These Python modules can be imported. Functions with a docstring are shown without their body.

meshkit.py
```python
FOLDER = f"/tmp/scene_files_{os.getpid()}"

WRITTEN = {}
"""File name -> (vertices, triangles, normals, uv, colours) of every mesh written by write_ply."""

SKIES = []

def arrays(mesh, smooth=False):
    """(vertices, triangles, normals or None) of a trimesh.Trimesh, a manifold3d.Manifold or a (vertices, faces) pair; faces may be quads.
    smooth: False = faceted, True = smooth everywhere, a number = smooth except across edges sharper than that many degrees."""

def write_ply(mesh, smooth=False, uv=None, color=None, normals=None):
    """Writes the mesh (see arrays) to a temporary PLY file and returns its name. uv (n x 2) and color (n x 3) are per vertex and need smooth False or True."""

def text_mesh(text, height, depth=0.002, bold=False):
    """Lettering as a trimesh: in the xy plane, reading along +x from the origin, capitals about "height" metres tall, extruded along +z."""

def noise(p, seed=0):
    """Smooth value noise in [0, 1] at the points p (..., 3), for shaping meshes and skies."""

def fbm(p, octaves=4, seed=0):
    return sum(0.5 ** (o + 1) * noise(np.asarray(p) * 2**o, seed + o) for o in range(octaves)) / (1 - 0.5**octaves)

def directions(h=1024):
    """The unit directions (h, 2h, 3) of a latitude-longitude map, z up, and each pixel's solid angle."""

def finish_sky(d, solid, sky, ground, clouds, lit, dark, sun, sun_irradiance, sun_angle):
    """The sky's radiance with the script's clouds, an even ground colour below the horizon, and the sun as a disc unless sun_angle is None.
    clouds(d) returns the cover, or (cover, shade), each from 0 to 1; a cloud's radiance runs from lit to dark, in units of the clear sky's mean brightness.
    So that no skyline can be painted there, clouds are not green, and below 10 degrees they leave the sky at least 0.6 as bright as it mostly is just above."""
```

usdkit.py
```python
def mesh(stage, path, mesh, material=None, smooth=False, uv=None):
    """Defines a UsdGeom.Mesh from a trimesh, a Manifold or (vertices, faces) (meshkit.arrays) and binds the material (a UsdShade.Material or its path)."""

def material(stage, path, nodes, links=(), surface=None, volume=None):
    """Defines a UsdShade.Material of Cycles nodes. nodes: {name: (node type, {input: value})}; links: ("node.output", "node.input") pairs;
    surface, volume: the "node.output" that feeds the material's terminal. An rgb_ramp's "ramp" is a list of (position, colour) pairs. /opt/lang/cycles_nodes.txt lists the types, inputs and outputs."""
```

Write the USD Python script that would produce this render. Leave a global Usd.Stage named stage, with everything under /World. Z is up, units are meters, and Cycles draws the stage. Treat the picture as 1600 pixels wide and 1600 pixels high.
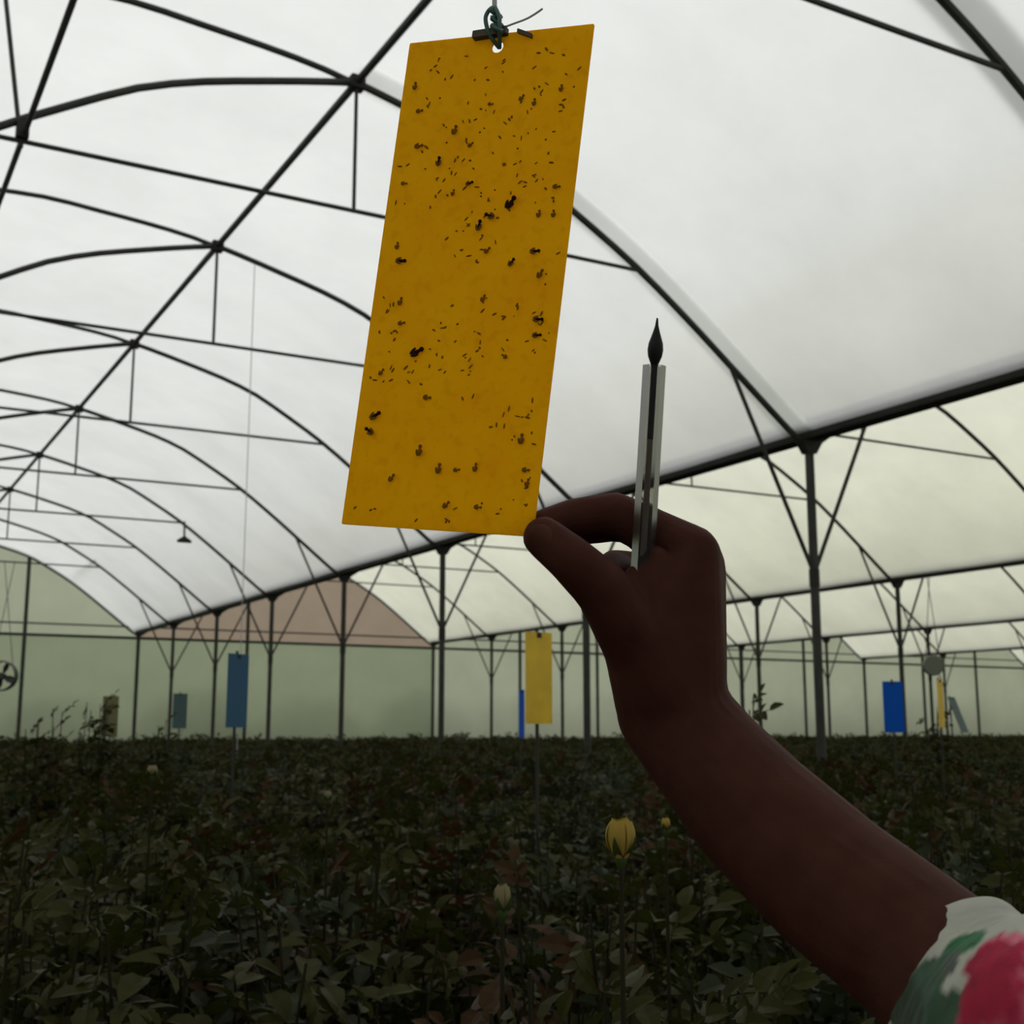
import math, random
import numpy as np, trimesh, manifold3d as mf
from scipy.interpolate import PchipInterpolator
from scipy.spatial.transform import Rotation as Rot
import usdkit, meshkit
from pxr import Usd, UsdGeom, UsdLux, UsdShade, Sdf, Gf, Vt

stage = Usd.Stage.CreateInMemory()
UsdGeom.SetStageUpAxis(stage, 'Z'); UsdGeom.SetStageMetersPerUnit(stage, 1.0)
UsdGeom.Xform.Define(stage, '/World'); UsdGeom.Scope.Define(stage, '/World/Looks')

# ---------------------------------------------------------------- camera
CH = 1.62                                   # lens height above the soil
FPX = 1970.0                                # focal length in pixels of the 1600 picture
PITCH = math.atan(340 / FPX); YAW = math.atan(1104 / math.hypot(FPX, 340))
FH = np.array([math.sin(YAW), math.cos(YAW), 0.0]); CR = np.array([math.cos(YAW), -math.sin(YAW), 0.0]); ZU = np.array([0, 0, 1.0])
CF = FH * math.cos(PITCH) + ZU * math.sin(PITCH); CU = -FH * math.sin(PITCH) + ZU * math.cos(PITCH)
EYE = np.array([0, 0, CH])
def at(u, v, depth):                        # the point of the place that stands DEPTH metres before the lens along the line of a picture point
    return EYE + depth * (CF + (u - 800) / FPX * CR - (v - 800) / FPX * CU)
def at_y(u, v, y):
    d = CF + (u - 800) / FPX * CR - (v - 800) / FPX * CU
    return EYE + d * (y / d[1])
def seen(p, margin=120):
    q = np.asarray(p, float) - EYE; z = q @ CF
    return z > 0.2 and abs(FPX * (q @ CR) / z) < 800 + margin and abs(FPX * (q @ CU) / z) < 800 + margin
cam = UsdGeom.Camera.Define(stage, '/World/camera')
M = np.eye(4); M[0, :3], M[1, :3], M[2, :3], M[3, :3] = CR, CU, -CF, EYE
cam.AddTransformOp().Set(Gf.Matrix4d(M.tolist()))
cam.CreateHorizontalApertureAttr(36.0); cam.CreateVerticalApertureAttr(36.0); cam.CreateFocalLengthAttr(36.0 * FPX / 1600)
cam.CreateClippingRangeAttr((0.02, 2000.0))
cam.CreateFStopAttr(36.0 * FPX / 1600 / 2.0); cam.CreateFocusDistanceAttr(0.74)     # a phone lens: 2 mm opening
cam.CreateExposureAttr(-0.37)

# ---------------------------------------------------------------- overcast sky
dome = UsdLux.DomeLight.Define(stage, '/World/sky'); dome.CreateIntensityAttr(1.0)
mat_sky = usdkit.material(stage, '/World/Looks/overcast_sky', {
    'tc': ('geometry', {}),
    'sep': ('separate_xyz', {}), 'tcv': ('texture_coordinate', {}),
    'ramp': ('rgb_ramp', {'ramp': [(0.0, (0.30, 0.31, 0.28)), (0.10, (0.42, 0.43, 0.42)), (0.35, (0.72, 0.73, 0.73)), (0.8, (1.0, 1.0, 0.99)), (1.0, (1.03, 1.03, 1.02))]}),
    'noise': ('noise_texture', {'scale': 1.3, 'detail': 3.0}),
    'nr': ('map_range', {'from_min': 0.3, 'from_max': 0.7, 'to_min': 0.88, 'to_max': 1.1}),
    'mul': ('mix_color', {'blend_type': 'multiply', 'fac': 1.0, 'use_clamp': False}),
    'bg': ('background_shader', {'strength': 1.0})},
    [('tcv.generated', 'sep.vector'), ('sep.z', 'ramp.fac'), ('tcv.generated', 'noise.vector'), ('noise.fac', 'nr.value'), ('ramp.color', 'mul.a'), ('nr.result', 'mul.b'), ('mul.result', 'bg.color')], surface='bg.background')
UsdShade.MaterialBindingAPI.Apply(dome.GetPrim()).Bind(mat_sky)

# ---------------------------------------------------------------- helpers
used = {}
def numbered(parent, name):
    n = used.get((parent, name), 0); used[(parent, name)] = n + 1
    return f'{parent}/{name}' + (f'_{n:03d}' if n else '')
def say(prim, label=None, cat=None, group=None, kind=None):
    for k, v in (('label', label), ('category', cat), ('group', group), ('kind', kind)):
        if v: prim.SetCustomDataByKey(k, v)
    return prim
def thing(name, label=None, cat=None, group=None, kind=None, loc=(0, 0, 0), rz=0.0, scale=None):
    x = UsdGeom.Xform.Define(stage, numbered('/World', name))
    x.AddTranslateOp().Set(Gf.Vec3d(*map(float, loc)))
    if rz: x.AddRotateZOp().Set(float(rz))
    if scale: x.AddScaleOp().Set(Gf.Vec3f(scale, scale, scale))
    return say(x.GetPrim(), label, cat, group, kind)
def part(name, mesh, mat, parent=None, smooth=30, label=None, kind=None, color=None):
    path = numbered(str(parent.GetPath()) if parent else '/World', name)
    if parent is not None and parent.GetTypeName() == 'Xform' and loc_of(parent) is not None:
        v, f, n = meshkit.arrays(mesh)
        mesh = (v - loc_of(parent), f)
    if color is not None:
        m = usdkit.mesh(stage, path, mesh, mat, True)
        UsdGeom.PrimvarsAPI(m).CreatePrimvar('print', Sdf.ValueTypeNames.Color3fArray, 'vertex').Set(Vt.Vec3fArray.FromNumpy(np.asarray(color, np.float32)))
    else:
        m = usdkit.mesh(stage, path, mesh, mat, smooth)
    return say(m.GetPrim(), label, kind=kind)
LOCAL = {}
def loc_of(prim): return LOCAL.get(str(prim.GetPath()))
def placed(name, loc, *a, **k):             # a thing whose parts are given in world coordinates but stored about its base
    t = thing(name, *a, loc=loc, **k); LOCAL[str(t.GetPath())] = np.asarray(loc, float); return t
def join(ms): return trimesh.util.concatenate([trimesh.Trimesh(*meshkit.arrays(m)[:2], process=False) for m in ms])
def tube(pts, r, sides=8, cap=True):
    p = np.asarray(pts, float); r = np.broadcast_to(r, (len(p),))
    t = np.gradient(p, axis=0); t /= np.linalg.norm(t, axis=1, keepdims=True) + 1e-12
    ref = np.array([0, 0, 1.0]) if abs(t[:, 2]).max() < 0.95 else (np.array([1.0, 0, 0]) if abs(t[:, 0]).max() < 0.95 else np.array([0, 1.0, 0]))
    a = np.cross(t, ref); a /= np.linalg.norm(a, axis=1, keepdims=True) + 1e-12; b = np.cross(t, a)
    ang = np.arange(sides) * 2 * np.pi / sides
    v = (p[:, None] + r[:, None, None] * (np.cos(ang)[None, :, None] * a[:, None] + np.sin(ang)[None, :, None] * b[:, None])).reshape(-1, 3)
    n = len(p); f = []
    for i in range(n - 1):
        for j in range(sides):
            q = (i * sides + j, i * sides + (j + 1) % sides, (i + 1) * sides + (j + 1) % sides, (i + 1) * sides + j)
            f += [(q[0], q[2], q[1]), (q[0], q[3], q[2])]
    if cap:
        v = np.vstack([v, p[0], p[-1]]); c0, c1 = n * sides, n * sides + 1
        for j in range(sides):
            f += [(c0, j, (j + 1) % sides), (c1, (n - 1) * sides + (j + 1) % sides, (n - 1) * sides + j)]
    return trimesh.Trimesh(v, np.array(f), process=False)
def bar(a, b, r, sides=8): return tube([a, b], r, sides)
def box(c, s, R=None):
    m = trimesh.creation.box(s)
    if R is not None: m.vertices = m.vertices @ np.asarray(R).T
    m.vertices = m.vertices + np.asarray(c); return m
def grid(P):                                # (n, m, 3) points to a sheet
    n, m = P.shape[:2]; i, j = np.meshgrid(np.arange(n - 1), np.arange(m - 1), indexing='ij')
    a = (i * m + j).ravel(); q = np.stack([a, a + m, a + m + 1, a + 1], 1)
    return (P.reshape(-1, 3), q)
def mat(name, base, rough=0.6, noise=0.0, scale=8.0, bump=0.0, metallic=0.0, spec=0.5, coord='object', **extra):
    nodes = {'p': ('principled_bsdf', {'base_color': base, 'roughness': rough, 'metallic': metallic, 'specular_ior_level': spec, **extra})}
    links = []
    if noise or bump:
        nodes['tc'] = ('texture_coordinate', {}); nodes['n'] = ('noise_texture', {'scale': scale, 'detail': 4.0})
        links.append((f'tc.{coord}', 'n.vector'))
    if noise:
        b = np.array(base)
        nodes['r'] = ('rgb_ramp', {'ramp': [(0.3, tuple(b * (1 - noise))), (0.7, tuple(b * (1 + noise)))]})
        links += [('n.fac', 'r.fac'), ('r.color', 'p.base_color')]
    if bump:
        nodes['b'] = ('bump', {'strength': bump, 'distance': 0.004}); links += [('n.fac', 'b.height'), ('b.normal', 'p.normal')]
    return usdkit.material(stage, f'/World/Looks/{name}', nodes, links, surface='p.BSDF')
def leaf_mat(name, base, trans, rough=0.5, vary=0.35):
    nodes = {'tc': ('texture_coordinate', {}), 'n': ('noise_texture', {'scale': 14.0, 'detail': 2.0}), 'oi': ('object_info', {}),
             'r': ('rgb_ramp', {'ramp': [(0.25, tuple(np.array(base) * (1 - vary))), (0.75, tuple(np.array(base) * (1 + vary)))]}),
             'p': ('principled_bsdf', {'roughness': rough, 'specular_ior_level': 0.07}), 't': ('translucent_bsdf', {'color': trans}), 'm': ('mix_closure', {'fac': 0.25})}
    return usdkit.material(stage, f'/World/Looks/{name}', nodes, [('tc.object', 'n.vector'), ('n.fac', 'r.fac'), ('r.color', 'p.base_color'), ('p.BSDF', 'm.closure1'), ('t.BSDF', 'm.closure2')], surface='m.closure')
def film_mat(name, color, through=0.3, reflect=0.12, rough=0.35, dust=0.12):
    c = np.array(color)
    nodes = {'g': ('geometry', {}), 'n': ('noise_texture', {'scale': 0.9, 'detail': 5.0, 'roughness': 0.6}),
             'r': ('rgb_ramp', {'ramp': [(0.3, tuple(c * (1 - dust))), (0.7, tuple(np.minimum(c * (1 + dust * 0.5), 1)))]}),
             't': ('translucent_bsdf', {}), 'd': ('diffuse_bsdf', {'color': tuple(c * 0.9)}),
             'w': ('principled_bsdf', {'base_color': tuple(c), 'transmission_weight': 1.0, 'roughness': rough, 'ior': 1.2, 'thin_wall': True}),
             'm1': ('mix_closure', {'fac': through}), 'm2': ('mix_closure', {'fac': reflect})}
    links = [('g.position', 'n.vector'), ('n.fac', 'r.fac'), ('r.color', 't.color'), ('t.BSDF', 'm1.closure1'), ('w.BSDF', 'm1.closure2'), ('m1.closure', 'm2.closure1'), ('d.BSDF', 'm2.closure2')]
    return usdkit.material(stage, f'/World/Looks/{name}', nodes, links, surface='m2.closure')

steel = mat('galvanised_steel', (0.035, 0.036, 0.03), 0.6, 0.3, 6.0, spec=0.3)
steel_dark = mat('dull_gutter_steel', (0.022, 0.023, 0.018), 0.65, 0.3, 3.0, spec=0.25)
film = film_mat('roof_film', (0.86, 0.87, 0.85), through=0.45)
film_old = film_mat('aged_roof_film', (0.80, 0.81, 0.675))
film_lap = film_mat('doubled_lap_film', (0.62, 0.63, 0.61), through=0.3)
film_wall = film_mat('wall_film', (0.62, 0.65, 0.49), through=0.35)
film_green = film_mat('green_wall_film', (0.45, 0.50, 0.34), through=0.5)
film_rust = film_mat('rust_brown_gable_film', (0.52, 0.40, 0.31), through=0.25)
film_net = film_mat('vent_net', (0.8, 0.8, 0.78), through=0.6)

# ---------------------------------------------------------------- greenhouse geometry
SPAN, RX, HALF = 7.95, 2.96, 3.975
PROF = PchipInterpolator([0, .3, .65, 1.1, 1.47, 1.78, 2.3, 2.76, 3.18, 3.5, 3.82, 3.975], np.array([4.395, 4.325, 4.235, 4.11, 3.97, 3.80, 3.49, 3.16, 2.836, 2.585, 2.34, 2.24]) + CH)
VENT = PchipInterpolator([0, .3, .6, 1.15, 1.5, 1.9, 2.4, 2.85], np.array([4.395, 4.455, 4.49, 4.535, 4.56, 4.545, 4.49, 4.38]) + CH)
BAY = 3.4057
ROWS = {j: 4.17 + BAY * j for j in range(-2, 9)}
Y0, Y1 = ROWS[-2] - 0.4, ROWS[8]
ZG = 2.31 + CH                              # underside of the gutters
SPANS = range(-1, 6)
def ridge(k): return RX + SPAN * k
ORD = ['nearest', 'second', 'third', 'fourth', 'fifth', 'sixth', 'seventh', 'eighth', 'ninth', 'tenth', 'eleventh']
SPANWORD = {0: 'the bay above the yellow card', 1: 'the second bay, right of the first gutter', 2: 'the third bay, right of the second gutter', 3: 'the fourth bay, right of the third gutter', 4: 'the fifth bay, right of the fourth gutter', 5: 'the sixth bay at far right'}

# floor and the land outside
soil = mat('brown_soil', (0.06, 0.045, 0.03), 0.95, 0.4, 3.0, 0.4)
grass = mat('rough_grass', (0.07, 0.10, 0.03), 0.95, 0.4, 0.6)
X0, X1 = ridge(-1) - HALF, ridge(5) + HALF
gx, gy = np.meshgrid(np.linspace(X0, X1, 113), np.linspace(Y0, Y1, 79), indexing='ij')
part('floor', grid(np.stack([gx, gy, 0.03 * (meshkit.fbm(np.stack([gx, gy, gx * 0], -1) * 1.3) - 0.5)], -1)), soil, smooth=True).SetCustomDataByKey('kind', 'structure')
stage.GetPrimAtPath('/World/floor').SetCustomDataByKey('label', 'bare brown soil floor under the rose beds')
say(part('lawn', box((20, 15, -0.16), (260, 260, 0.2)), grass), 'rough grass land outside the greenhouse walls', 'ground', kind='structure')

# roof film, bay by bay
YS = np.linspace(Y0, Y1, 41)
def sheet(off, z, ys=YS, sag=0.012):
    o, y = np.meshgrid(off, ys, indexing='ij'); zz = np.repeat(z[:, None], len(ys), 1)
    dy = np.abs(((y - ROWS[0]) / BAY + 0.5) % 1.0 - 0.5) * 2
    return np.stack([o, y, zz - sag * dy ** 2 + 0.01], -1)
for k in SPANS:
    c = thing('ceiling', None, None, kind='structure')
    say(c, 'milky plastic roof film over ' + SPANWORD.get(k, 'the bay at far left'))
    d = np.linspace(0, HALF - 0.1, 25)
    part('roof_film', grid(sheet(ridge(k) + d, PROF(d) + 0.045)), film if k < 1 else film_old, c, True)
    d2 = np.linspace(2.6, HALF - 0.1, 11)
    part('roof_film', grid(sheet(ridge(k) - d2, PROF(d2) + 0.045)), film if k < 1 else film_old, c, True)
    d3 = np.linspace(0, 2.85, 19)
    part('vent_film', grid(sheet(ridge(k) - d3, VENT(d3) + 0.05)), film if k < 1 else film_old, c, True)
    zz = np.linspace(0, 1, 4); za, zb = float(PROF(2.6)) + .05, float(VENT(2.85)) + .04
    yy, z2 = np.meshgrid(YS, zz, indexing='ij')
    part('vent_net', grid(np.stack([ridge(k) - 2.6 - .25 * z2, yy, za + (zb - za) * z2], -1)), film_net, c, True)
    if k == 0:
        for j in (0, 1):
            if any(seen((ridge(k) + q, ROWS[j], float(PROF(q)))) for q in d):
                part('joint_strip', grid(sheet(ridge(k) + d, PROF(d) + 0.075, np.array([ROWS[j] - 0.15, ROWS[j], ROWS[j] + 0.15]), 0)), film_lap if j == 0 else film, c, True)

# arches of pipe
nseen = {}
for k in range(0, 6):
    for j in range(-1, 9):
        y, rx = ROWS[j], ridge(k)
        d = np.linspace(0, HALF, 19)
        pr = [(rx + q, y, float(PROF(abs(q)))) for q in np.linspace(-HALF, HALF, 39)]
        if not any(seen(p) for p in pr): continue
        if k and not any(seen(p, 0) and p[2] < CH + 3.0 + 0.9 * (k == 1) for p in pr): continue
        i = nseen.get(k, 0); nseen[k] = i + 1
        last = j == 8
        lab = ('end wall' if last else ORD[i]) + ' curved steel roof arch of ' + SPANWORD[k]
        a = placed('roof_arch', (rx, y, ZG), lab, 'roof arch', 'steel roof arches')
        rr = 0.026
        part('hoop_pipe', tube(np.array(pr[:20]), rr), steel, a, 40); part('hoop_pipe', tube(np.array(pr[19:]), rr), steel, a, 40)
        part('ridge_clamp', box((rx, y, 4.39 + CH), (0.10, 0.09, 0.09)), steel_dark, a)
        if not last:
            dv = np.linspace(0, 2.85, 14)
            part('vent_pipe', tube(np.stack([rx - dv, dv * 0 + y + 0.02, VENT(dv)], 1), 0.022), steel, a, 40)
            part('vent_strut', bar((rx - 2.12, y, 3.42 + CH), (rx - 2.29, y, float(VENT(2.29))), 0.014), steel, a)
            part('strut_clamp', box((rx - 2.12, y - 0.01, 3.52 + CH), (0.07, 0.08, 0.10)), steel_dark, a)
            part('tie_bar', bar((rx - 2.32, y, 3.46 + CH), (rx + 2.34, y, 3.46 + CH), 0.016), steel, a)
            part('hanger', bar((rx, y, 3.46 + CH), (rx, y, 4.38 + CH), 0.014), steel, a)
            for s in (-1, 1):
                b0 = (rx + s * 3.985, y, 1.2 + CH); b1 = (rx + s * 3.185, y, 2.836 + CH)
                part('brace', bar(b0, b1, 0.017), steel, a)

def clip_run(x, z, lo=Y0, hi=Y1): return (x, lo, z), (x, hi, z)
GW = {1: 'first gutter, nearest the hand', 2: 'second gutter from the left', 3: 'third gutter from the left', 4: 'fourth gutter from the left', 5: 'fifth gutter, at far right', 0: 'gutter at far left'}
def gutter_mesh(x):
    s = [(-0.115, 0.15), (-0.075, 0.0), (0.075, 0.0), (0.115, 0.15), (0.109, 0.15), (0.071, 0.006), (-0.071, 0.006), (-0.109, 0.15)]
    ys = np.linspace(Y0, Y1, 12); P = np.array([[(x + a, y, ZG + b) for a, b in s + s[:1]] for y in ys])
    return grid(P)
for g in range(0, 7):
    x = ridge(0) - HALF + SPAN * g
    t = placed('gutter', (x, Y0, ZG), 'long dark steel rain channel, the ' + GW[g] if g in GW else 'long dark steel rain channel along the right wall', 'gutter', 'steel gutters')
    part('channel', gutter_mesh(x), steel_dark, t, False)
    n = 0
    for j in range(-1, 9):
        y = ROWS[j]
        if not (seen((x, y, ZG - .1), 60) or seen((x, y, 1.6), 60)) or j == 8: continue
        p = placed('post', (x, y, 0), f'{ORD[n]} steel post under the ' + GW.get(g, 'gutter of the right wall'), 'post', 'steel gutter posts'); n += 1
        part('shaft', bar((x, y, 0), (x, y, ZG), 0.037, 12), steel, p, 40)
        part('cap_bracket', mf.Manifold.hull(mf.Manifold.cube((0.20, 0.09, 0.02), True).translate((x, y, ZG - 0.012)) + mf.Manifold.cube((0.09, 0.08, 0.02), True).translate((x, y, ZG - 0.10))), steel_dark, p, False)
        part('brace_collar', bar((x, y, 1.12 + CH), (x, y, 1.26 + CH), 0.043, 12), steel_dark, p, 40)
for k in range(0, 6):
    if k < 2: say(part('ridge_pipe', bar(*clip_run(ridge(k), 4.395 + CH), 0.027), steel), 'straight steel ridge pipe along the top of ' + SPANWORD[k], 'pipe')
    if k < 1: say(part('purlin_pipe', bar(*clip_run(ridge(k) - 2.11, 3.50 + CH), 0.018), steel), 'thin steel pipe along the left side of the bay above the yellow card', 'pipe')
t = bar(at_y(150, 874, ROWS[7]), at_y(120, 897, ROWS[8] - .05), 0.02)
say(part('wind_brace', t, steel), 'short slanting pipe between the last two arches before the end wall', 'pipe')

# ---------------------------------------------------------------- walls
def gable(k, z0, mat_, w):
    d = np.linspace(-HALF, HALF, 31); z = np.array([float(PROF(abs(q))) for q in d])
    P = np.stack([np.stack([ridge(k) + d, d * 0 + Y1 + 0.06, np.full_like(d, z0)], -1), np.stack([ridge(k) + d, d * 0 + Y1 + 0.06, np.maximum(z, z0)], -1)], 0)
    part('gable_panel', grid(P), mat_, w, True)
w = thing('wall_far', 'film covered end wall of the greenhouse with posts and rails', None, kind='structure')
ZR = 2.2 + CH
for k in SPANS:
    gable(k, ZR, film_rust if k == 1 else film_wall, w)
    xs = np.linspace(ridge(k) - HALF, ridge(k) + HALF, 5)
    for a, b in zip(xs, xs[1:]):
        gxx, gzz = np.meshgrid(np.linspace(a, b, 5), np.linspace(0, ZR, 5), indexing='ij')
        part('lower_panel', grid(np.stack([gxx, gxx * 0 + Y1 + 0.06, gzz], -1)), film_green if k < 2 else film_wall, w, True)
    if k >= 0:
        for q in (-HALF, -1.25, 1.35):
            top = ZG if abs(q) > 3 else float(PROF(abs(q)))
            part('wall_post', bar((ridge(k) + q, Y1, 0), (ridge(k) + q, Y1, top), 0.045), steel, w)
        part('wall_rail', bar((ridge(k) - HALF, Y1, ZR), (ridge(k) + HALF, Y1, ZR), 0.035), steel, w)
        part('wall_rail', bar((ridge(k) - HALF, Y1, ZR + 0.27), (ridge(k) + HALF, Y1, ZR + 0.27), 0.02), steel, w)
def flat(name, x0, x1, y0, y1, lab):
    n = 9; s = np.linspace(0, 1, n); a, z = np.meshgrid(s, np.linspace(0, ZG + 0.1, 5), indexing='ij')
    part(name, grid(np.stack([x0 + (x1 - x0) * a, y0 + (y1 - y0) * a, z], -1)), film_wall, None, True)
    say(stage.GetPrimAtPath('/World/' + name), lab, kind='structure')
flat('wall_left', X0, X0, Y0, Y1, 'film covered side wall beyond the left bay')
flat('wall_right', X1, X1, Y0, Y1, 'film covered side wall beyond the last bay at right')
wn = thing('wall_near', 'film covered end wall behind the camera', None, kind='structure')
for k in SPANS:
    d = np.linspace(-HALF, HALF, 21); z = np.array([float(PROF(abs(q))) for q in d])
    part('gable_panel', grid(np.stack([np.stack([ridge(k) + d, d * 0 + Y0, d * 0], -1), np.stack([ridge(k) + d, d * 0 + Y0, z], -1)], 0)), film, wn, True)

# ---------------------------------------------------------------- hedge outside
hedge_m = mat('hedge_green', (0.05, 0.085, 0.03), 0.9, 0.5, 4.0)
rng = np.random.default_rng(5)
for i in range(16):
    s = trimesh.creation.icosphere(4); v = s.vertices * np.array([1.55, 0.9, 1.35 + 0.35 * rng.random()])
    v = v * (1 + 0.45 * (meshkit.fbm(v * 2.2 + i * 7.1, 4) - 0.5))[:, None]; v[:, 2] += 1.15
    s.vertices = v + np.array([-1 + i * 3.3, Y1 + 1.9 + rng.random() * 0.4, 0])
    say(part('bush', s, hedge_m, smooth=True), ['leftmost', 'second', 'third', 'fourth', 'fifth', 'sixth', 'seventh', 'eighth', 'ninth', 'tenth', 'eleventh', 'twelfth', 'thirteenth', 'fourteenth', 'fifteenth', 'rightmost'][i] + ' green bush blurred behind the end wall film' + (', counted from the left' if 0 < i < 15 else ''), 'bush', 'bushes outside the end wall')

# ---------------------------------------------------------------- yellow sticky card, clip, string, insects
CP = np.array([-0.02127289, 0.11418981, 0.60713156]); CRV = [0.16840243, 0.40224708, -0.08987041]
CARD = Rot.from_rotvec(CRV).as_matrix()
def cam_to_world(c): c = np.asarray(c, float); return EYE + c[..., :1] * CR + c[..., 1:2] * CU + c[..., 2:3] * CF
def on_card(a, b, h=0.0):                   # metres right and up of the card's middle, h towards the lens
    return cam_to_world(np.stack(np.broadcast_arrays(a, b, -np.asarray(h, float)), -1) @ CARD.T + CP)
def card_at(u, v):                          # where a line of sight meets the card
    n = CARD[:, 2]; d = np.array([(u - 800) / FPX, -(v - 800) / FPX, 1.0]); p = d * (n @ CP) / (n @ d)
    return (p - CP) @ CARD[:, :2]
yellow = usdkit.material(stage, '/World/Looks/yellow_sticky_plastic', {
    'tc': ('texture_coordinate', {}), 'n': ('noise_texture', {'scale': 38.0, 'detail': 4.0, 'roughness': 0.65}), 'n2': ('noise_texture', {'scale': 210.0, 'detail': 3.0}),
    'r': ('rgb_ramp', {'ramp': [(0.3, (0.90, 0.50, 0.001)), (0.55, (0.94, 0.59, 0.001)), (0.75, (0.95, 0.64, 0.0015))]}),
    'r2': ('rgb_ramp', {'ramp': [(0.34, (0.62, 0.5, 0.4)), (0.46, (1, 1, 1))]}),
    'mx': ('mix_color', {'blend_type': 'multiply', 'fac': 0.4}), 'p': ('principled_bsdf', {'roughness': 0.5, 'specular_ior_level': 0.06}), 't': ('translucent_bsdf', {'color': (0.97, 0.60, 0.001)}), 'm': ('mix_closure', {'fac': 0.6})},
    [('tc.object', 'n.vector'), ('tc.object', 'n2.vector'), ('n.fac', 'r.fac'), ('n2.fac', 'r2.fac'), ('r.color', 'mx.a'), ('r2.color', 'mx.b'), ('mx.result', 'p.base_color'), ('p.BSDF', 'm.closure1'), ('t.BSDF', 'm.closure2')], surface='m.closure')
from shapely.geometry import Polygon, Point
hole = card_at(778, 74)
poly = Polygon([(-.05, -.125), (.05, -.125), (.05, .125), (-.05, .125)]).buffer(-0.0008).buffer(0.0008).difference(Point(*hole).buffer(0.0031))
cm = trimesh.creation.extrude_polygon(poly, 0.0009, engine='earcut'); v = np.array(cm.vertices)
card = placed('sticky_card', on_card(0, 0), 'large yellow sticky insect card held by the hand, speckled with trapped insects', 'insect trap')
part('card_sheet', (on_card(v[:, 0], v[:, 1], v[:, 2] - 0.00045), np.array(cm.faces)[:, ::-1]), yellow, card, False)
specks = mat('tiny_trapped_specks', (0.20, 0.085, 0.006), 0.7, spec=0.05)
rng = np.random.default_rng(11); ms = []
for _ in range(420):
    a, b = rng.uniform(-.047, .047), rng.uniform(-.121, .115)
    if meshkit.noise(np.array([a * 40, b * 40, 3.0])) < 0.42: continue
    e = trimesh.creation.icosphere(1); ang = rng.uniform(0, np.pi); l, wd = rng.uniform(.0004, .0016), rng.uniform(.0003, .0006)
    q = e.vertices * (l, wd, .0004); ca, sa = math.cos(ang), math.sin(ang)
    ms.append((on_card(a + q[:, 0] * ca - q[:, 1] * sa, b + q[:, 0] * sa + q[:, 1] * ca, 0.0005 + q[:, 2]), e.faces[:, ::-1]))
part('insect_specks', join(ms), specks, card, True, kind='stuff', label='scatter of tiny trapped insect specks')
fly_body = mat('dark_fly_body', (0.022, 0.008, 0.002), 0.7, spec=0.05); fly_wing = mat('brown_fly_wing', (0.14, 0.06, 0.008), 0.7, spec=0.05)
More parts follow.
